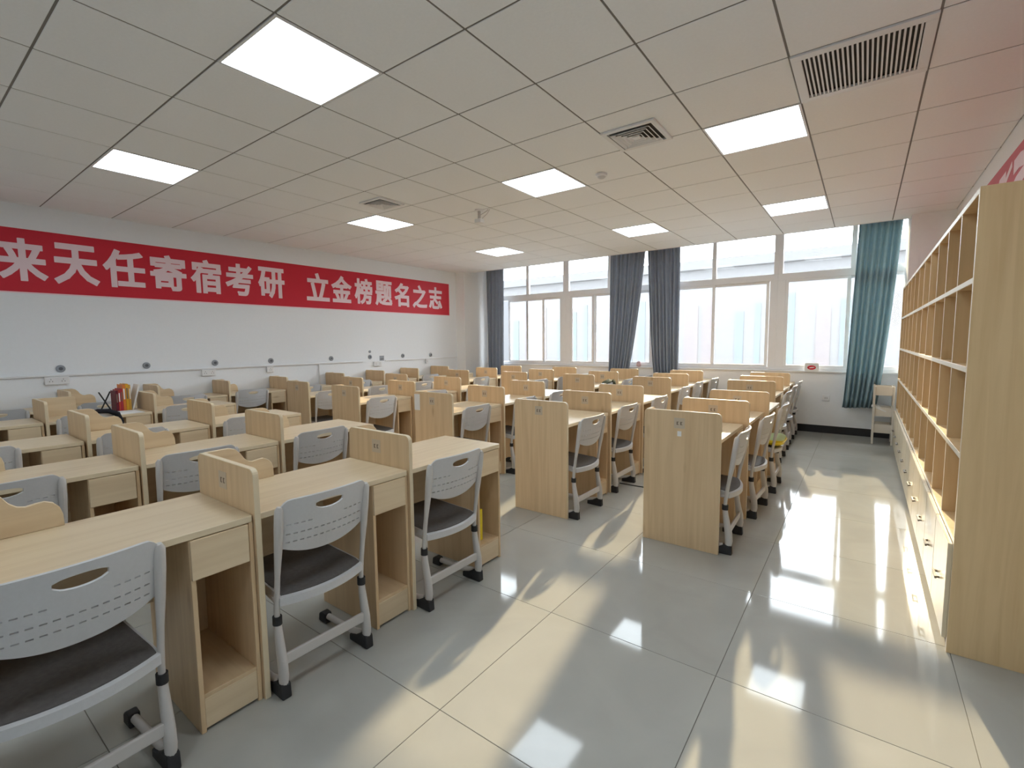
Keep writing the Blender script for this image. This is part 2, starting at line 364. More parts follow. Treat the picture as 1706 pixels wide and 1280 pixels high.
# ------------------------------------------------------------------ ceiling fittings
dm = MB(); dm.box(-0.283, 0.283, -0.283, 0.283, 0.004, 0.010); diff_me = dm.mesh('diffuser', LIGHTM)
fm = MB(); 
for (a,c,d,e) in ((-0.2965,0.2965,-0.2965,-0.283),(-0.2965,0.2965,0.283,0.2965),(-0.2965,-0.283,-0.283,0.283),(0.283,0.2965,-0.283,0.283)): fm.box(a,c,d,e,0,0.02)
frm_me = fm.mesh('frame', PVC)
colw = {-6: 'left column by the slogan wall', -2: 'middle column', 1: 'right column by the cubbyholes'}
roww = {-6: 'row behind the viewer', -2: 'nearest row', 2: 'second row from the viewer', 6: 'row nearest the windows'}
for (i, j) in sorted(LIGHTS):
    t = thing('ceiling_light', 'lit square panel light, %s, %s' % (colw[i], roww[j]), 'ceiling light', (gx(i)+0.3, gy(j)+0.3, ZC-0.002), 0, 'square ceiling panel lights')
    link('frame', frm_me, t); link('diffuser', diff_me, t)
# return air grille
t = thing('return_grille', 'large slatted return air grille in the ceiling', 'grille', (gx(2)+0.3, gy(1)+0.3, ZC-0.004))
g = MB()
for (a,c,d,e) in ((-0.297,0.297,-0.297,-0.245),(-0.297,0.297,0.245,0.297),(-0.297,-0.25,-0.245,0.245),(0.25,0.297,-0.245,0.245)): g.box(a,c,d,e,-0.004,0.014)
g.build('frame', PVC, t, bevel=0.003)
g = MB(); g.box(-0.25,0.25,-0.245,0.245,0.020,0.023); g.build('backing', GAPM, t)
for k in range(24):
    x = -0.243+k*0.0207; g = MB()
    g.box(x+0.002, x+0.011, -0.245, 0.245, -0.001, 0.008); g.build('slat', PVC, t)
def diffuser_vent(x, y, s, label):
    t = thing('ceiling_diffuser', label, 'vent', (x, y, ZC), 0, 'square four-way ceiling diffusers')
    b = MB(); b.box(-s*0.80, s*0.80, -s*0.80, s*0.80, -0.004, -0.001); b.build('backing', GAPM, t)
    def ring(r0, z0, r1, z1, th, name):
        b = MB(); vs_ = []
        for r, z in ((r0,z0),(r1,z1),(r1-th,z1),(r0-th,z0)):
            vs_ += [(-r,-r,z),(r,-r,z),(r,r,z),(-r,r,z)]
        fs = []
        for q in range(4):
            for k in range(4): fs.append((q*4+k, q*4+(k+1)%4, ((q+1)%4)*4+(k+1)%4, ((q+1)%4)*4+k))
        b.add(vs_, fs); b.build(name, PVC, t)
    ring(s, -0.002, s*0.99, -0.014, s*0.16, 'frame')
    for k in range(4): ring(s*(0.74-k*0.155), -0.022, s*(0.66-k*0.155), -0.006, s*0.035, 'louvre')
    b = MB(); b.box(-s*0.14, s*0.14, -s*0.14, s*0.14, -0.022, -0.012); b.build('centre_plate', PVC, t, bevel=0.004)
diffuser_vent(-1.385, 3.41, 0.195, 'square louvred ceiling diffuser between the right panel lights')
diffuser_vent(-4.165, 3.345, 0.165, 'small louvred ceiling diffuser near the slogan wall')
t = thing('smoke_detector', 'white dome smoke detector on the ceiling', 'detector', (-1.94, 3.98, ZC))
b = MB(); b.lathe([(0.045,0.001),(0.052,-0.004),(0.05,-0.02),(0.04,-0.024)]); b.build('base', PVC, t, smooth=35)
b = MB(); b.lathe([(0.036,-0.024),(0.033,-0.032),(0.02,-0.040),(0.004,-0.042)]); b.build('sensor_dome', GREY, t, smooth=35)
t = thing('projector_mount', 'grey stub mount hanging from the ceiling mid-room', 'ceiling mount', (-3.53, 4.18, ZC))
b = MB(); b.lathe([(0.05,0.001),(0.05,-0.012),(0.02,-0.016)]); b.build('flange', PVC, t, smooth=35)
b = MB(); b.lathe([(0.018,-0.016),(0.018,-0.10)]); b.build('stem', TUBE, t, smooth=35)
b = MB(); b.box(-0.045,0.045,-0.035,0.035,-0.145,-0.10); b.build('head', PVC, t, bevel=0.008)
b = MB(); b.tube([(0.015,0,-0.06),(0.09,0.03,-0.02),(0.10,0.035,-0.003)], 0.004); b.tube([(0.03,0,-0.105),(0.09,0.03,-0.05),(0.12,0.04,-0.003)],0.003); b.build('cable', GREY, t)

# ------------------------------------------------------------------ banners
def text_mesh(ch):
    c = bpy.data.curves.new('glyph', 'FONT'); c.body = ch; c.resolution_u = 3
    o = bpy.data.objects.new('glyph', c); COL.objects.link(o); bpy.context.view_layer.update()
    me = bpy.data.meshes.new_from_object(o.evaluated_get(bpy.context.evaluated_depsgraph_get()))
    bpy.data.objects.remove(o); bpy.data.curves.remove(c); return me
def glyph_on_wall(ch, y0, y1, z0, z1, x, parent, fat=0.014):
    """flat bold glyph on the left wall filling the box: the outline is widened by a band round its rim"""
    me = text_mesh(ch)
    xs = [v.co.x for v in me.vertices]; ys = [v.co.y for v in me.vertices]
    a0, a1, b0, b1 = min(xs), max(xs), min(ys), max(ys)
    y0 += fat; y1 -= fat; z0 += fat; z1 -= fat
    P = [((y0+(v.co.x-a0)/(a1-a0)*(y1-y0)), z0+(v.co.y-b0)/(b1-b0)*(z1-z0)) for v in me.vertices]
    b = MB(); b.add([(x, p[0], p[1]) for p in P], [list(f.vertices) for f in me.polygons])
    cnt = {}
    for f in me.polygons:
        for k in f.edge_keys: cnt[k] = cnt.get(k, 0)+1
    lay = 0
    for (p, q), n in cnt.items():
        if n != 1: continue
        A, B = Vector(P[p]), Vector(P[q]); d = B-A
        if d.length < 1e-6: continue
        d.normalize(); nn = Vector((-d.y, d.x))*fat; e = d*fat*0.8
        lay += 1; xq = x+lay*1.5e-5
        b.add([(xq, *(A-e+nn)), (xq, *(A-e-nn)), (xq, *(B+e-nn)), (xq, *(B+e+nn))], [(0,1,2,3)])
    bpy.data.meshes.remove(me)
    m2 = bpy.data.meshes.new('character'); m2.from_pydata(b.v, [], b.f); m2.materials.append(PINKW)
    return link('character', m2, parent)
CH = [('来',0.845,1.21),('天',1.26,1.64),('任',1.68,2.08),('寄',2.13,2.52),('宿',2.57,2.94),('考',2.99,3.36),('研',3.43,3.82),
      ('立',4.17,4.57),('金',4.61,4.99),('榜',5.05,5.42),('题',5.48,5.86),('名',5.92,6.27),('之',6.36,6.74),('志',6.79,7.16)]
bn = MB(); bn.box(XL+0.001, XL+0.004, 0.30, 7.37, 1.960, 2.612)
banner = tag(bn.build('slogan_banner', RED), 'long red slogan banner with pale characters on the left wall', 'banner')
b = MB(); b.box(XL+0.001, XL+0.0045, 0.30, 7.375, 1.948, 1.962); b.box(XL+0.001, XL+0.0045, 7.37, 7.38, 1.948, 2.612); b.build('hem', PINKW, banner)
for ch, y0, y1 in CH: glyph_on_wall(ch, y0, y1, 2.075, 2.515, XL+0.0055, banner)
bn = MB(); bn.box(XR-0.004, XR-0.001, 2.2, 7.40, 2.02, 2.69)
rban = tag(bn.build('slogan_banner', RED_GLARE), 'red banner, glare painted in, on the right wall half hidden above the cubbyholes', 'banner')
def blob_strokes(parent):      # only the tops of two pale characters show above the shelf
    depth = [XR-0.0055]
    def stroke(pts, wd):
        b = MB(); vs_ = []; n = len(pts); depth[0] -= 2e-4
        for k, (y, z) in enumerate(pts):
            d = Vector(pts[min(k+1,n-1)])-Vector(pts[max(k-1,0)]); d.normalize(); nn = Vector((-d.y, d.x))*wd/2
            vs_ += [(depth[0], y+nn.x, z+nn.y), (depth[0], y-nn.x, z-nn.y)]
        b.add(vs_, [(2*k,2*k+1,2*k+3,2*k+2) for k in range(n-1)]); b.build('character_stroke', PINKW, parent)
    stroke([(5.42,2.30),(5.38,2.48),(5.30,2.565),(5.10,2.575)], 0.07)
    stroke([(5.20,2.44),(5.08,2.54),(4.92,2.61)], 0.05)
    stroke([(5.22,2.30),(5.10,2.52)], 0.12)
    stroke([(4.86,2.565),(4.70,2.575),(4.52,2.55)], 0.10)
    stroke([(4.98,2.36),(4.76,2.44),(4.5,2.47)], 0.09)
    stroke([(4.70,2.10),(4.66,2.28),(4.62,2.44)], 0.09)
blob_strokes(rban)

# ------------------------------------------------------------------ slogan wall fittings
b = MB(); b.box(XL+0.001, XL+0.022, 0.3, 5.16, 1.062, 1.080); b.box(XL+0.001, XL+0.020, 4.31, 4.33, 0.12, 1.062)
tag(b.build('cable_trunking', PVC, bevel=0.002), 'thin white cable trunking with a down-run on slogan wall', 'trunking')
b = MB(); b.box(XL+0.001, XL+0.018, 5.65, 7.58, 1.062, 1.076)
tag(b.build('cable_trunking', PVC, bevel=0.002), 'short far length of white trunking ending at the corner pier', 'trunking')
SPOT = mat('grey_wall_plate', (0.30,0.33,0.37), 0.5, 0.3, var=0.1)
ordn = ['first','second','third','fourth','fifth','sixth','seventh','eighth','ninth']
for k, y in enumerate((1.24,2.02,2.79,3.55,4.55,5.32,6.075,6.80)):
    t = thing('cable_rosette', '%s round grey wall rosette from the left above the trunking' % ordn[k], 'rosette', (XL, y, 1.145), 0, 'round wall rosettes')
    b = MB(); b.lathe([(0.040,0.001),(0.040,0.008),(0.032,0.014)], axis='x'); b.build('ring', SPOT, t, smooth=35)
    b = MB(); b.lathe([(0.018,0.012),(0.018,0.018)], axis='x', n=14); b.build('core', mat('rosette_core_%d' % k, (0.12,0.13,0.15), 0.5, 0.3, var=0.1), t)
b = MB(); b.lathe([(0.022,0.001),(0.022,0.012)], (XL,5.32,1.24), axis='x'); tag(b.build('wall_plug', SPOT), 'small dark plug above the rosettes far along the wall', 'plug')
HOLE = mat('socket_hole', (0.12,0.12,0.13), 0.5, 0.3, var=0.05)
for k, (y, wd) in enumerate(((1.20,0.20),(2.70,0.17),(3.525,0.10),(5.47,0.17),(6.68,0.06))):
    t = thing('wall_socket', '%s white power socket from the left under the trunking' % ordn[k], 'socket', (XL, y, 1.02), 0, 'wall sockets')
    b = MB(); b.box(0.001, 0.03, -wd/2, wd/2, -0.045, 0.04); b.build('housing', PVC, t, bevel=0.006)
    for q in range(max(1, int(wd/0.08))):
        yy = -wd/2+wd*(q+0.5)/max(1, int(wd/0.08)); b = MB()
        for dy, dz in ((-0.012,-0.01),(0.012,-0.01),(0,0.012)): b.box(0.0295,0.0312,yy+dy-0.002,yy+dy+0.002,dz-0.006,dz+0.006)
        b.build('pin_holes', HOLE, t)
t = thing('wall_notice', 'small printed notice taped above the far sockets', 'notice', (XL, 5.58, 1.10), 0)
b = MB(); b.box(0.001,0.003,-0.05,0.05,-0.03,0.06); b.build('sheet', SPOT, t)
b = MB(); b.box(0.003,0.0035,-0.035,0.035,0.0,0.012); b.box(0.003,0.0035,-0.035,0.02,-0.018,-0.008); b.build('print', HOLE, t)
t = thing('floor_level_socket', 'small square socket low under the right window', 'socket', (-0.42, YF, 0.52), 0)
b = MB(); b.box(-0.045,0.045,-0.01,-0.001,-0.045,0.045); b.build('housing', PVC, t, bevel=0.004)
b = MB(); b.box(-0.014,-0.008,-0.0112,-0.0098,-0.01,0.01); b.box(0.008,0.014,-0.0112,-0.0098,-0.01,0.01); b.build('pin_holes', HOLE, t)

# ------------------------------------------------------------------ study desks
DX, DL, PT = 0.48, 0.76, 0.022     # depth, length, partition thickness
ZT = 0.745; ZP = 0.922
def fin_outline(kind):
    y0 = PT
    if kind == 'square':
        return [(y0,ZT),(y0+0.27,ZT)]+[(y0+0.27-0.02+0.02*math.cos(t), ZP-0.025+0.02*math.sin(t)) for t in (0,0.5,1.0,1.57)]+[(y0,ZP-0.005)]
    top = [(0.0,ZP-0.003),(0.10,ZP-0.003),(0.125,ZP-0.012),(0.145,ZP-0.034),(0.162,ZP-0.062),(0.18,ZP-0.078),(0.20,ZP-0.084),(0.222,ZP-0.080),
           (0.248,ZP-0.078),(0.270,ZP-0.088),(0.286,ZP-0.108),(0.293,ZP-0.135),(0.295,ZT)]
    return [(y0,ZT)]+[(y0+a,z) for a,z in reversed(top)]
DM = {}
def board(name, m, bev=0.0015, **k):
    b = MB(); b.box(*k['r']); DM[name] = b.mesh(name, m, bev, seg=1)
b = MB(); b.prism(rrect(-DX-0.01, 0.012, 0, ZP, 0.03, (0,0,1,1)), lambda a,c,t:(a,t,c), 0, PT)
me = b.mesh('partition', [W_V, EDGE], 0.002, seg=1)
for p in me.polygons:
    if abs(p.normal.y) < 0.9: p.material_index = 1
DM['partition'] = me
b = MB(); b.prism(rrect(-DX-0.005, 0.0, PT, DL, 0.012, (0,0,1,0)), lambda a,c,t:(a,c,t), ZT-0.025, ZT)
me = b.mesh('worktop', [W_Y, EDGE], 0.002, seg=1)
for p in me.polygons:
    if abs(p.normal.z) < 0.9: p.material_index = 1
DM['worktop'] = me
for kd in ('wave','square'):
    b = MB(); b.prism(fin_outline(kd), lambda a,c,t:(t,a,c), -DX-0.005, -DX+0.013); DM['fin_'+kd] = b.mesh('back_fin', W_Y, 0.0015, seg=1)
board('modesty_panel', W_Y, r=(-DX+0.04,-DX+0.055,PT,0.545,0.36,ZT-0.025))
YP = 0.545
board('side_near', W_V, r=(-DX+0.02,-0.006,YP,YP+0.016,0.0,ZT-0.025))
board('side_far', W_V, r=(-DX+0.02,-0.006,DL-0.016,DL,0.0,ZT-0.025))
board('niche_floor', W_X, r=(-DX+0.03,-0.010,YP+0.016,DL-0.016,0.125,0.141))
board('niche_back', W_V, r=(-DX+0.02,-DX+0.03,YP+0.016,DL-0.016,0.02,ZT-0.025))
board('plinth', W_Y, r=(-0.024,-0.009,YP+0.016,DL-0.016,0.012,0.125))
board('drawer_base', W_X, r=(-DX+0.03,-0.02,YP+0.016,DL-0.016,0.566,0.574))
b = MB(); b.box(-0.020,0.002,YP+0.002,DL-0.020,0.572,ZT-0.028); DM['drawer_front'] = b.mesh('drawer_front', W_Y, 0.003)
b = MB(); b.box(-0.285,-0.215,-0.0012,-0.0001,0.805,0.875); DM['sticker'] = b.mesh('sticker', STICK)
b = MB()
for x in (-0.268,-0.244): b.box(x,x+0.008,-0.0018,-0.0012,0.828,0.850)
for x in (-0.268,-0.244): b.box(x+0.008,x+0.014,-0.0018,-0.0012,0.846,0.850); b.box(x+0.008,x+0.014,-0.0018,-0.0012,0.828,0.832)
DM['print'] = b.mesh('print', INK)
def make_desk(X, Y, label, fin='wave', sticker=True, rz=0.0):
    t = thing('study_desk', label, 'desk', (X, Y, 0), rz, 'birch study desks in rows')
    for n, k in (('partition','partition'),('worktop','worktop'),('back_fin','fin_'+fin),('modesty_panel','modesty_panel'),('side_board','side_near'),('side_board','side_far'),
                 ('niche_floor','niche_floor'),('niche_back','niche_back'),('plinth','plinth'),('drawer_base','drawer_base'),('drawer_front','drawer_front')):
        link(n, DM[k], t)
    if sticker:
        s = link('sticker', DM['sticker'], t); link('print', DM['print'], s)
    return t

# ------------------------------------------------------------------ chairs (front faces -X, origin at the floor below the rear feet)
def chair_template():
    P = {}
    HW = 0.192
    # backrest: perforated curved plate
    cols = [-HW, -HW+0.005, -HW+0.011, -HW+0.018]
    y = -0.168
    dash = []
    nd = 13; pitch = 0.336/nd
    for k in range(nd):
        cols += [y+pitch*0.18, y+pitch*0.78]; dash.append(len(cols)-2); y += pitch
    cols += [HW-0.018, HW-0.011, HW-0.005, HW]
    cols = sorted(cols)
    dash = [i for i in range(len(cols)-1) if any(abs(cols[i]-(-0.168+pitch*(k+0.18))) < 1e-6 for k in range(nd))]
    def zbot(y): return 0.562+0.05*(abs(y)/HW)**2.2
    def ztop(y):
        q = abs(y)/HW; return 0.803-0.004*q*q-(0.034*((q-0.80)/0.2)**2 if q > 0.8 else 0)
    SW = 0.062
    def levels(y):
        zb, zt = zbot(y), ztop(y)
        s = math.sqrt(max(0, 1-(y/SW)**2)) if abs(y) < SW else 0
        sm = 0.757
        lv = [zb, 0.622, 0.6265, 0.656, 0.6605, 0.696, 0.7005, sm-0.0005-0.022*s, sm+0.0005+0.017*s**0.7, zt]
        lv[1:7] = [max(v, zb+0.002*(i+1)) for i, v in enumerate(lv[1:7])]
        return lv
    def xpos(y, z):
        q = y/HW
        return 0.055+(z-0.78)*0.20+0.036*(1-q*q)-0.016-0.10*max(0,0.64-z)*(1-q*q)
    V = []; F = []
    nl = 10
    for yv in cols:
        for z in levels(yv): V.append((xpos(yv,z), yv, z))
    for i in range(len(cols)-1):
        ym = (cols[i]+cols[i+1])/2
        for l in range(nl-1):
            if l in (1,3) and i in dash and abs(ym) < 0.165: continue
            if l == 5 and i in dash and 0.075 < abs(ym) < 0.165: continue
            if l == 7 and abs(cols[i]) < SW+0.004 and abs(cols[i+1]) < SW+0.004: continue
            F.append((i*nl+l, (i+1)*nl+l, (i+1)*nl+l+1, i*nl+l+1))
    bm = bmesh.new(); bv = [bm.verts.new(v) for v in V]
    for f in F: bm.faces.new([bv[k] for k in f])
    bmesh.ops.recalc_face_normals(bm, faces=bm.faces)
    bmesh.ops.solidify(bm, geom=bm.faces[:], thickness=0.009)
    me = bpy.data.meshes.new('backrest'); bm.to_mesh(me); bm.free(); me.materials.append(GREY)
    me.set_sharp_from_angle(angle=math.radians(38))
    for p in me.polygons: p.use_smooth = True
    P['backrest'] = me
    # seat: dished pad over a pale shell with a turned-down rear edge
    def seat(z_off, lo, hi, side, rim):
        b = MB(); nu, nv = 14, 14; g = []
        for i in range(nu+1):
            u = lo+(hi-lo)*i/nu           # 0 front .. 1 rear
            for j in range(nv+1):
                v = side*(-1+2*j/nv)
                hw = 0.188*(1-0.06*(1-u))
                x0 = -0.405+0.02*v*v; x1 = 0.005+0.045*(1-v*v)
                x = x0+(x1-x0)*u
                z = 0.412+0.022*(1-u)-0.014*math.sin(u*math.pi)*(1-v*v)
                if u < 0.15: z -= 0.03*((0.15-u)/0.15)**2
                if u > 0.86: z -= 0.012*((u-0.86)/0.14)**2
                g.append((x, hw*v, z+z_off))
        f = [(i*(nv+1)+j, i*(nv+1)+j+1, (i+1)*(nv+1)+j+1, (i+1)*(nv+1)+j) for i in range(nu) for j in range(nv)]
        n = len(g)
        low = [(x,y,z-rim) for x,y,z in g]
        b.add(g+low, f+[[n+k for k in reversed(q)] for q in f])
        ring = [j for j in range(nv+1)]+[i*(nv+1)+nv for i in range(1,nu+1)]+[nu*(nv+1)+j for j in range(nv-1,-1,-1)]+[i*(nv+1) for i in range(nu-1,0,-1)]
        for a in range(len(ring)):
            p, q = ring[a], ring[(a+1)%len(ring)]; b.f.append([p, q, n+q, n+p]); b.m.append(0)
        return b
    P['seat'] = seat(0, 0, 1, 1, 0.032).mesh('seat', GREY, smooth=50)
    P['seat_pad'] = seat(0.0035, 0.02, 0.965, 0.955, 0.006).mesh('seat_pad', PAD, smooth=50)
    for s, nm in ((-1,'l'),(1,'r')):
        yy = s*0.193
        b = MB()
        path = [(0.046,yy*0.985,0.776),(0.044,yy,0.762),(0.034,yy,0.69),(0.020,yy,0.59),(0.004,yy,0.49),(-0.008,yy,0.41),(-0.015,yy,0.35),(-0.016,yy,0.30)]
        b.tube(path, [0.010,0.018,0.019,0.0165,0.0115,0.0115,0.0115,0.0115], [0.010,0.016,0.017,0.0145,0.0105,0.0105,0.0105,0.0105], n=10)
        P['back_post_'+nm] = b.mesh('back_post', TUBE, smooth=40)
        b = MB(); b.tube([(-0.0155,yy,0.325),(-0.016,yy,0.292)], 0.0195, 0.0175, n=12); P['clamp_'+nm] = b.mesh('clamp', CAP, smooth=40)
        b = MB(); b.tube([(-0.016,yy,0.298),(-0.012,yy,0.26),(-0.002,yy,0.20),(0.008,yy,0.145),(0.012,yy,0.09),(0.008,yy,0.055)], [0.016,0.018,0.021,0.024,0.024,0.021], [0.0145,0.0155,0.017,0.018,0.018,0.017], n=12)
        P['rear_leg_'+nm] = b.mesh('rear_leg', TUBE, smooth=40)
        b = MB(); b.prism([(0.034,0.0),(0.030,0.060),(-0.012,0.066),(-0.05,0.044),(-0.10,0.030),(-0.10,0.0)], lambda a,c,t:(a,t,c), yy-0.0195, yy+0.0195)
        P['rear_foot_'+nm] = b.mesh('rear_foot', CAP, 0.006)
        b = MB(); b.tube([(-0.02,yy,0.052),(-0.08,yy,0.040),(-0.20,yy,0.036),(-0.32,yy,0.034)], [0.018,0.016,0.015,0.015], 0.014, n=10); P['foot_bar_'+nm] = b.mesh('foot_bar', TUBE, smooth=40)
        b = MB(); b.prism([(-0.30,0.0),(-0.30,0.052),(-0.335,0.056),(-0.360,0.040),(-0.365,0.0)], lambda a,c,t:(a,t,c), yy-0.018, yy+0.018); P['front_foot_'+nm] = b.mesh('front_foot', CAP, 0.006)
        b = MB(); b.tube([(-0.012,yy*0.98,0.378),(-0.15,yy*0.9,0.380),(-0.30,yy*0.85,0.388)], 0.009, n=8); P['seat_rail_'+nm] = b.mesh('seat_rail', TUBE, smooth=40)
    b = MB(); b.box(0.002,0.016,-0.18,0.18,0.128,0.172); P['cross_bar'] = b.mesh('cross_bar', TUBE, 0.004)
    return P
CP = chair_template()
def make_chair(X, Y, rz, label):
    t = thing('classroom_chair', label, 'chair', (X, Y, 0), rz, 'grey perforated study chairs')
    for k, me in CP.items():
        n = k[:-2] if k[-2:] in ('_l','_r') else k
        link(n, me, t)
    return t

# ------------------------------------------------------------------ rows
ROWN = {1:'row beside the cubbyholes', 2:'second row from the cubbyholes', 3:'third row from the cubbyholes', 4:'fourth row from the cubbyholes', 5:'fifth row from the cubbyholes'}
BLK = {'A':'front block', 'B':'middle block', 'C':'window block'}
POS = ('nearest of three', 'middle of three', 'farthest of three')
# block -> row -> (x of desk front at first desk, x drift per desk, y of first partition, pitch)
LAY = {
 'A': {2:(-1.835,0.0,0.058,0.762), 3:(-3.115,0.0,0.060,0.766), 4:(-4.23,0.01,0.064,0.77), 5:(-5.56,0.0,0.075,0.77)},
 'B': {1:(-0.715,0.024,3.165,0.772), 2:(-1.822,-0.004,3.150,0.79), 3:(-3.010,0.008,3.125,0.765), 4:(-4.385,0.03,3.11,0.775), 5:(-5.49,0.0,3.18,0.785)},
 'C': {1:(-0.785,-0.015,5.96,0.775), 2:(-1.940,-0.012,5.94,0.785), 3:(-3.005,0.01,5.95,0.78), 4:(-4.150,0.0,5.97,0.775), 5:(-5.325,-0.01,5.95,0.775)}}
DESK = {}; CHAIR = {}
for bk, rows in LAY.items():
    for r, (x, dx, y, pt) in rows.items():
        for k in range(3):
            X, Y = x+dx*k, y+pt*k
            DESK[bk,r,k] = make_desk(X, Y, 'birch study desk with partition, %s, %s, %s' % (BLK[bk], ROWN[r], POS[k]),
                                     'square' if (bk,r,k) == ('A',5,1) else 'wave', sticker=(bk != 'A' or r == 2) and not (bk == 'C' and k == 2))
            rnd = random.Random(hash((bk == 'A')*100+(bk == 'B')*200+r*10+k))
            off = 0.055 if bk == 'A' else 0.045
            CHAIR[bk,r,k] = make_chair(X+off+rnd.uniform(-0.015,0.03), Y+0.245+rnd.uniform(-0.012,0.012), rnd.uniform(-0.05,0.05),
                                       'grey perforated chair, %s, %s, %s' % (BLK[bk], ROWN[r], POS[k]))
WN = ('first','second','third','fourth','fifth')
for grp, ys, nm in (('near', (0.42,1.19,1.96,2.73,3.50), 'near group'), ('far', (4.42,5.20,5.98,6.77), 'far group')):
    for k, y in enumerate(ys):
        DESK[grp,6,k] = make_desk(-6.59, y, 'birch study desk against the slogan wall, %s, %s from the viewer' % (nm, WN[k]), sticker=False)
        rnd = random.Random(900+k+(50 if grp == 'far' else 0))
        CHAIR[grp,6,k] = make_chair(-6.59+0.06+rnd.uniform(-0.02,0.03), y+0.255+rnd.uniform(-0.012,0.012), rnd.uniform(-0.06,0.06),
                                    'grey perforated chair by the slogan wall, %s, %s from the viewer' % (nm, WN[k]))
# extra white tag on the front panel beside the cubbyholes
b = MB(); b.box(-0.262,-0.236,-0.0014,-0.0001,0.752,0.786); b.build('tag', PAPER, DESK['B',1,0])
b = MB(); b.box(-0.49,-0.415,-0.0016,-0.0001,0.74,0.895)
o = b.build('paper_note', PAPER, DESK['B',3,0]); o['label'] = 'white paper taped to the partition edge'

# ------------------------------------------------------------------ cubbyhole cabinet
SX, SY0, SY1, SZ = 0.35, 2.735, 7.565, 2.0
NCOL = 11; SP = (SY1-SY0-0.022)/NCOL
cb = thing('cubby_cabinet', 'tall birch cubbyhole cabinet with doors along the right wall', 'cabinet', (SX, SY0, 0))
SD = XR-SX-0.004
HZ = [0.505, 0.880, 1.252, 1.625]
for y in (0, SY1-SY0-0.022):
    b = MB(); b.box(0, SD, y, y+0.022, 0, SZ); me = b.mesh('end_panel', [W_SH, CREAM], 0.0015, seg=1)
    for p in me.polygons:
        if p.normal.x < -0.9: p.material_index = 1
    link('end_panel', me, cb)
def hboard(name, z0, z1, x0=0.0):
    b = MB(); b.box(x0, SD, 0.022, SY1-SY0-0.022, z0, z1); me = b.mesh(name, [W_SH, CREAM], 0.0015, seg=1)
    for p in me.polygons:
        if p.normal.x < -0.9: p.material_index = 1
    link(name, me, cb)
hboard('top_board', SZ-0.025, SZ)
for z in HZ: hboard('shelf', z-0.012, z+0.013)
hboard('base_board', 0.05, 0.068)
b = MB(); b.box(0.03, 0.045, 0.022, SY1-SY0-0.022, 0, 0.05); b.build('plinth', W_SH, cb)
b = MB(); b.box(SD-0.008, SD, 0.022, SY1-SY0-0.022, 0.068, SZ-0.025); b.build('back_panel', W_SH, cb)
zs = [0.068]+[z+0.013 for z in HZ]; ze = [z-0.012 for z in HZ]+[SZ-0.025]
for r in range(5):
    b = MB(); b.box(0, SD-0.008, 0, 0.018, zs[r], ze[r]); me = b.mesh('divider', [W_SH, CREAM])
    for p in me.polygons:
        if p.normal.x < -0.9: p.material_index = 1
    for k in range(1, NCOL): link('divider', me, cb, (0.001 if r else 0.02, k*SP+0.002, 0))
b = MB(); b.box(-0.017, 0.0, 0.004, SP-0.004, 0.058, HZ[0]-0.014); door_me = b.mesh('door', DOORM, 0.002, seg=1)
b = MB(); b.box(-0.036,-0.028,SP/2-0.05,SP/2+0.05,0.256,0.268); b.box(-0.029,-0.016,SP/2-0.042,SP/2-0.032,0.257,0.267); b.box(-0.029,-0.016,SP/2+0.032,SP/2+0.042,0.257,0.267); hd_me = b.mesh('handle', HANDLE)
for k in range(NCOL):
    d = link('door', door_me, cb, (0, 0.011+k*SP, 0)); link('handle', hd_me, d)

# ------------------------------------------------------------------ curtains
def curtain(name, label, top, bot, z0, folds, m, seed, amp=0.038, y=8.17):
    b = MB(); nu, nv = folds*10, 22; rnd = random.Random(seed); ph = [rnd.uniform(-0.5,0.5) for _ in range(folds+2)]
    vs_ = []
    for i in range(nv+1):
        t = i/nv; z = z0+(ZTOP-0.05-z0)*t
        a = bot[0]+(top[0]-bot[0])*t**0.7; c = bot[1]+(top[1]-bot[1])*t**0.7
        for j in range(nu+1):
            u = j/nu; k = int(u*folds)
            yy = y+amp*(0.55+0.45*(1-t))*math.sin(2*math.pi*(u*folds)+ph[k]*0.4)+0.010*math.sin(9*u+3*t+seed)
            xx = a+(c-a)*(u+0.012*math.sin(2*math.pi*u*folds*0.5+seed))
            vs_.append((xx, yy, z+0.008*math.sin(5*u+seed)*(1-t)))
    b.add(vs_, [(i*(nu+1)+j, i*(nu+1)+j+1, (i+1)*(nu+1)+j+1, (i+1)*(nu+1)+j) for i in range(nv) for j in range(nu)])
    o = b.build(name, m, smooth=80)
    s = o.modifiers.new('thickness', 'SOLIDIFY'); s.thickness = 0.003
    return tag(o, label, 'curtain', 'gathered window curtains')
curtain('window_curtain', 'narrow slate curtain by the corner pier', (-6.72,-6.24), (-6.70,-6.27), 0.42, 5, CURT, 1)
curtain('window_curtain', 'left slate curtain of the middle pair', (-3.79,-3.13), (-3.83,-3.45), 0.77, 8, CURT, 2)
curtain('window_curtain', 'right slate curtain of the middle pair', (-3.10,-2.54), (-2.95,-2.53), 0.77, 8, CURT, 3)
curtain('window_curtain', 'teal curtain hanging beside the cubbyholes', (-0.12,0.34), (-0.215,0.15), 0.42, 7, CURT_T, 4)
b = MB(); b.tube([(-6.8,8.17,ZTOP-0.035),(0.37,8.17,ZTOP-0.035)], 0.014); tag(b.build('curtain_rail', METAL, smooth=40), 'long metal curtain rail hidden in the ceiling pocket', 'rail')

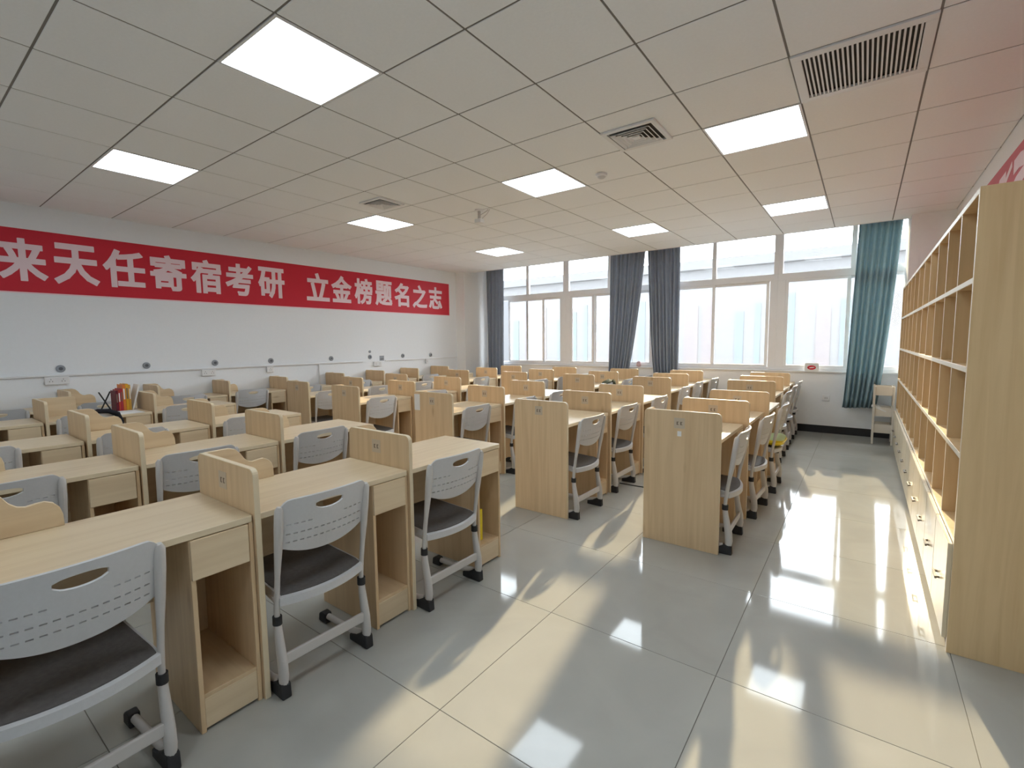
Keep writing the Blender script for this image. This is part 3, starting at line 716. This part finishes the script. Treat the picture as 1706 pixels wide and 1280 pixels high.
# ------------------------------------------------------------------ small things
t = thing('storage_trolley', 'cream three-tier storage trolley between window and cubbyholes', 'trolley', (0.235, 7.93, 0))
PL = mat('cream_plastic', (0.72,0.67,0.58), 0.5, 0.3, var=0.04)
for sx in (-1,1):
    for sy in (-1,1):
        b = MB(); b.box(sx*0.10-0.011, sx*0.10+0.011, sy*0.14-0.011, sy*0.14+0.011, 0.0, 0.765); b.build('post', PL, t, bevel=0.003)
for z in (0.15,0.37,0.645):
    b = MB(); b.box(-0.089,0.089,-0.129,0.129,z,z+0.008); b.box(-0.089,0.089,-0.129,-0.121,z+0.008,z+0.115); b.box(-0.089,0.089,0.121,0.129,z+0.008,z+0.115)
    b.box(-0.089,-0.081,-0.121,0.121,z+0.008,z+0.115); b.box(0.081,0.089,-0.121,0.121,z+0.008,z+0.115); b.build('basket', PL, t)
b = MB(); b.prism([(-0.13,0.02),(-0.10,0.05),(-0.02,0.0),(0.04,-0.03),(0.02,-0.045),(-0.06,-0.01)], lambda a,c,q:(a,q,c+0.47), -0.13, 0.05)
tag(b.build('plastic_bag', PAPER, bevel=0.006, loc=(0.235,7.93,0)), 'crumpled white bag hanging out of the trolley basket', 'bag')
t = thing('sill_card', 'white card with a red oval mark on the window sill', 'card', (-0.615, YF-0.036, 0.905))
b = MB(); b.prism(rrect(-0.09,0.09,0,0.125,0.02), lambda a,c,q:(a,q,c), -0.004, 0.004); b.build('board', PAPER, t, bevel=0.001)
b = MB(); b.prism([(0.055*math.cos(q*math.pi/12),0.06+0.032*math.sin(q*math.pi/12)) for q in range(24)], lambda a,c,q:(a,q,c), -0.0052, -0.004); b.build('red_oval', RED, t)
b = MB(); b.prism([(0.035*math.cos(q*math.pi/12)+0.004,0.060+0.007*math.sin(q*math.pi/12)+0.15*0.03*math.cos(q*math.pi/12)) for q in range(24)], lambda a,c,q:(a,q,c), -0.0060, -0.0052); b.build('oval_slit', PAPER, t)
t = thing('sill_pouch', 'small pink pouch on the sill between the paired curtains', 'pouch', (-3.285, YF-0.01, Z_SILL+0.02))
PK = mat('pink_cloth', (0.62,0.45,0.47), 0.8, 0.1, var=0.08)
b = MB(); b.lathe([(0.02,0.0),(0.04,0.015),(0.042,0.05),(0.03,0.085),(0.015,0.095)]); b.build('body', PK, t, smooth=50)
b = MB(); b.tube([(-0.02,0,0.09),(0,0,0.115),(0.02,0,0.09)], 0.004); b.build('loop', PK, t)
# yellow folder in the niche of the farthest front-block desk
dloc = DESK['A',2,2].location
t = thing('yellow_folder', 'yellow folder standing in the open niche of the end desk', 'folder', (dloc.x-0.06, dloc.y+0.60, 0.1415))
b = MB(); b.add([(-0.16,0.0,0),(0.0,0.0,0),(0.0,0.020,0),(-0.16,0.020,0),(-0.16,0.015,0.30),(0.0,-0.015,0.285),(0.0,0.005,0.285),(-0.16,0.035,0.30)],[(0,3,2,1),(4,5,6,7),(0,1,5,4),(1,2,6,5),(2,3,7,6),(3,0,4,7)])
b.build('cover', YEL, t, bevel=0.002)
b = MB(); b.box(-0.10,0.002,0.020,0.045,0,0.20); b.build('inner_sheets', YEL, t, bevel=0.003)
# yellow and pale green cushion on the third chair beside the cubbyholes
c3 = CHAIR['B',1,2]
b = MB(); nu = 16
prof = []
for iz, (s, z) in enumerate(((0.80,0),(0.96,0.012),(1.0,0.03),(0.97,0.05),(0.82,0.066),(0.4,0.074))):
    ring = []
    for k in range(28):
        a = 2*math.pi*k/28; ca, sa = math.cos(a), math.sin(a)
        r = (abs(ca)**4+abs(sa)**4)**(-0.25)
        ring.append((0.165*s*r*ca-0.12, 0.185*s*r*sa, z+0.006*math.sin(3*a)))
    prof += ring
b.add(prof, [(i*28+k, i*28+(k+1)%28, (i+1)*28+(k+1)%28, (i+1)*28+k) for i in range(5) for k in range(28)]+[list(range(28))[::-1],[5*28+k for k in range(28)]])
t = thing('seat_cushion', 'yellow cushion with pale green top on a chair seat', 'cushion', (c3.location.x+0.03, c3.location.y, 0.428), 0)
me = b.mesh('cushion_body', [YEL, LIME], smooth=60)
for p in me.polygons:
    if p.center.z > 0.045: p.material_index = 1
link('cushion_body', me, t)
b = MB(); b.tube([(-0.12+0.166*math.cos(q*math.pi/14)*(abs(math.cos(q*math.pi/14))**4+abs(math.sin(q*math.pi/14))**4)**-0.25, 0.186*math.sin(q*math.pi/14)*(abs(math.cos(q*math.pi/14))**4+abs(math.sin(q*math.pi/14))**4)**-0.25, 0.032) for q in range(29)], 0.004, n=6)
b.build('piping', YEL, t)
# books and paper on the fifth-row desk
dk = DESK['A',5,1].location; bx, by = dk.x, dk.y
BM = [mat('maroon_cover', (0.14,0.012,0.03),0.5,0.3,var=0.1), mat('red_cover', (0.50,0.05,0.035),0.45,0.4,var=0.1), mat('crimson_cover', (0.42,0.03,0.05),0.45,0.4,var=0.1), mat('orange_cover', (0.72,0.22,0.04),0.45,0.4,var=0.1), mat('amber_cover', (0.72,0.38,0.03),0.45,0.4,var=0.1), mat('ochre_cover', (0.62,0.35,0.06),0.45,0.4,var=0.1)]
bn_ = ['maroon','bright red','crimson','orange','amber','ochre']
yb = by+0.555
for k in range(6):
    th = (0.018,0.016,0.018,0.022,0.024,0.016)[k]; h = (0.205,0.215,0.225,0.262,0.268,0.258)[k]; dp = 0.17
    t = thing('book', '%s book standing upright on the cluttered fifth-row desk' % bn_[k], 'book', (bx-0.46, yb, ZT), 0, 'upright books')
    b = MB(); b.box(0,dp,0,0.002,0,h); b.box(0,dp,th-0.002,th,0,h); b.box(dp-0.002,dp,0.002,th-0.002,0,h); b.build('cover', BM[k], t, bevel=0.0008)
    b = MB(); b.box(0.003,dp-0.003,0.0022,th-0.0022,0.003,h-0.004); b.build('pages', PAPER, t)
    b = MB(); b.box(dp,dp+0.0006,th*0.25,th*0.75,h*0.45,h*0.85); b.build('spine_title', PAPER if k % 2 else INK, t)
    yb += th+0.001
t = thing('book_stand', 'black crossed wire book stand beside the upright books', 'book stand', (bx-0.36, by+0.485, ZT))
b = MB(); b.tube([(0,-0.045,0.002),(0,0.045,0.20)],0.006); b.tube([(0.012,0.045,0.002),(0.012,-0.045,0.20)],0.006); b.build('crossed_bars', CAP, t)
b = MB(); b.box(-0.01,0.09,-0.05,0.05,0.0,0.004); b.build('base_plate', CAP, t)
b = MB(); b.add([(-0.455,0.678,0),(-0.30,0.678,0),(-0.30,0.692,0),(-0.455,0.692,0),(-0.455,0.744,0.255),(-0.30,0.744,0.255),(-0.30,0.757,0.25),(-0.455,0.757,0.25)],[(0,3,2,1),(4,5,6,7),(0,1,5,4),(1,2,6,5),(2,3,7,6),(3,0,4,7)])
tag(b.build('notebook', PAPER, bevel=0.002, loc=(bx,by,ZT+0.001)), 'thick white notebook leaning against the partition', 'notebook')
b = MB(); b.box(-0.28,-0.02,0.50,0.70,0,0.006); b.box(-0.26,-0.03,0.49,0.66,0.006,0.010)
tag(b.build('paper_stack', PAPER, bevel=0.001, loc=(bx,by,ZT+0.0005)), 'white papers lying at the front of the cluttered desk', 'papers')
# dark jacket draped on that desk's chair
JK = mat('dark_jacket', (0.022,0.022,0.028), 0.85, 0.1, var=0.3, bump=0.2, scale=25)
cc = CHAIR['A',5,1].location
b = MB(); b.tube([(0.075,0.0,0.812),(0.075,0.06,0.816),(0.068,0.14,0.808),(0.06,0.20,0.775),(0.05,0.222,0.70),(0.04,0.224,0.64)], [0.012,0.022,0.026,0.028,0.026,0.014], [0.010,0.018,0.020,0.024,0.026,0.014], n=12)
o = tag(b.build('jacket', JK, smooth=60), 'dark jacket draped over the chair at the cluttered desk', 'jacket'); o.location = (cc.x, cc.y, 0)
# bag on a third-row window-block chair
cc = CHAIR['C',3,0].location
DB = mat('olive_check_cloth', (0.10,0.11,0.075), 0.8, 0.1, var=0.6, scale=45)
b = MB(); b.tube([(0.06,-0.21,0.72),(0.07,-0.15,0.805),(0.078,0.0,0.826),(0.072,0.13,0.812),(0.06,0.205,0.73),(0.055,0.212,0.64)], [0.028,0.034,0.036,0.035,0.030,0.02], [0.028,0.028,0.026,0.028,0.030,0.02], n=12)
o = tag(b.build('scarf', DB, smooth=60), 'olive checked scarf hung over a window-block chair', 'scarf'); o.location = (cc.x, cc.y, 0)
# cord on the floor
b = MB(); b.tube([(-1.86,4.26,0.005),(-1.74,4.262,0.005),(-1.60,4.268,0.005),(-1.42,4.27,0.005),(-1.25,4.26,0.005)], 0.005, n=8)
tag(b.build('extension_cord', CAP, smooth=40), 'thin black cord crossing the aisle floor', 'cord')
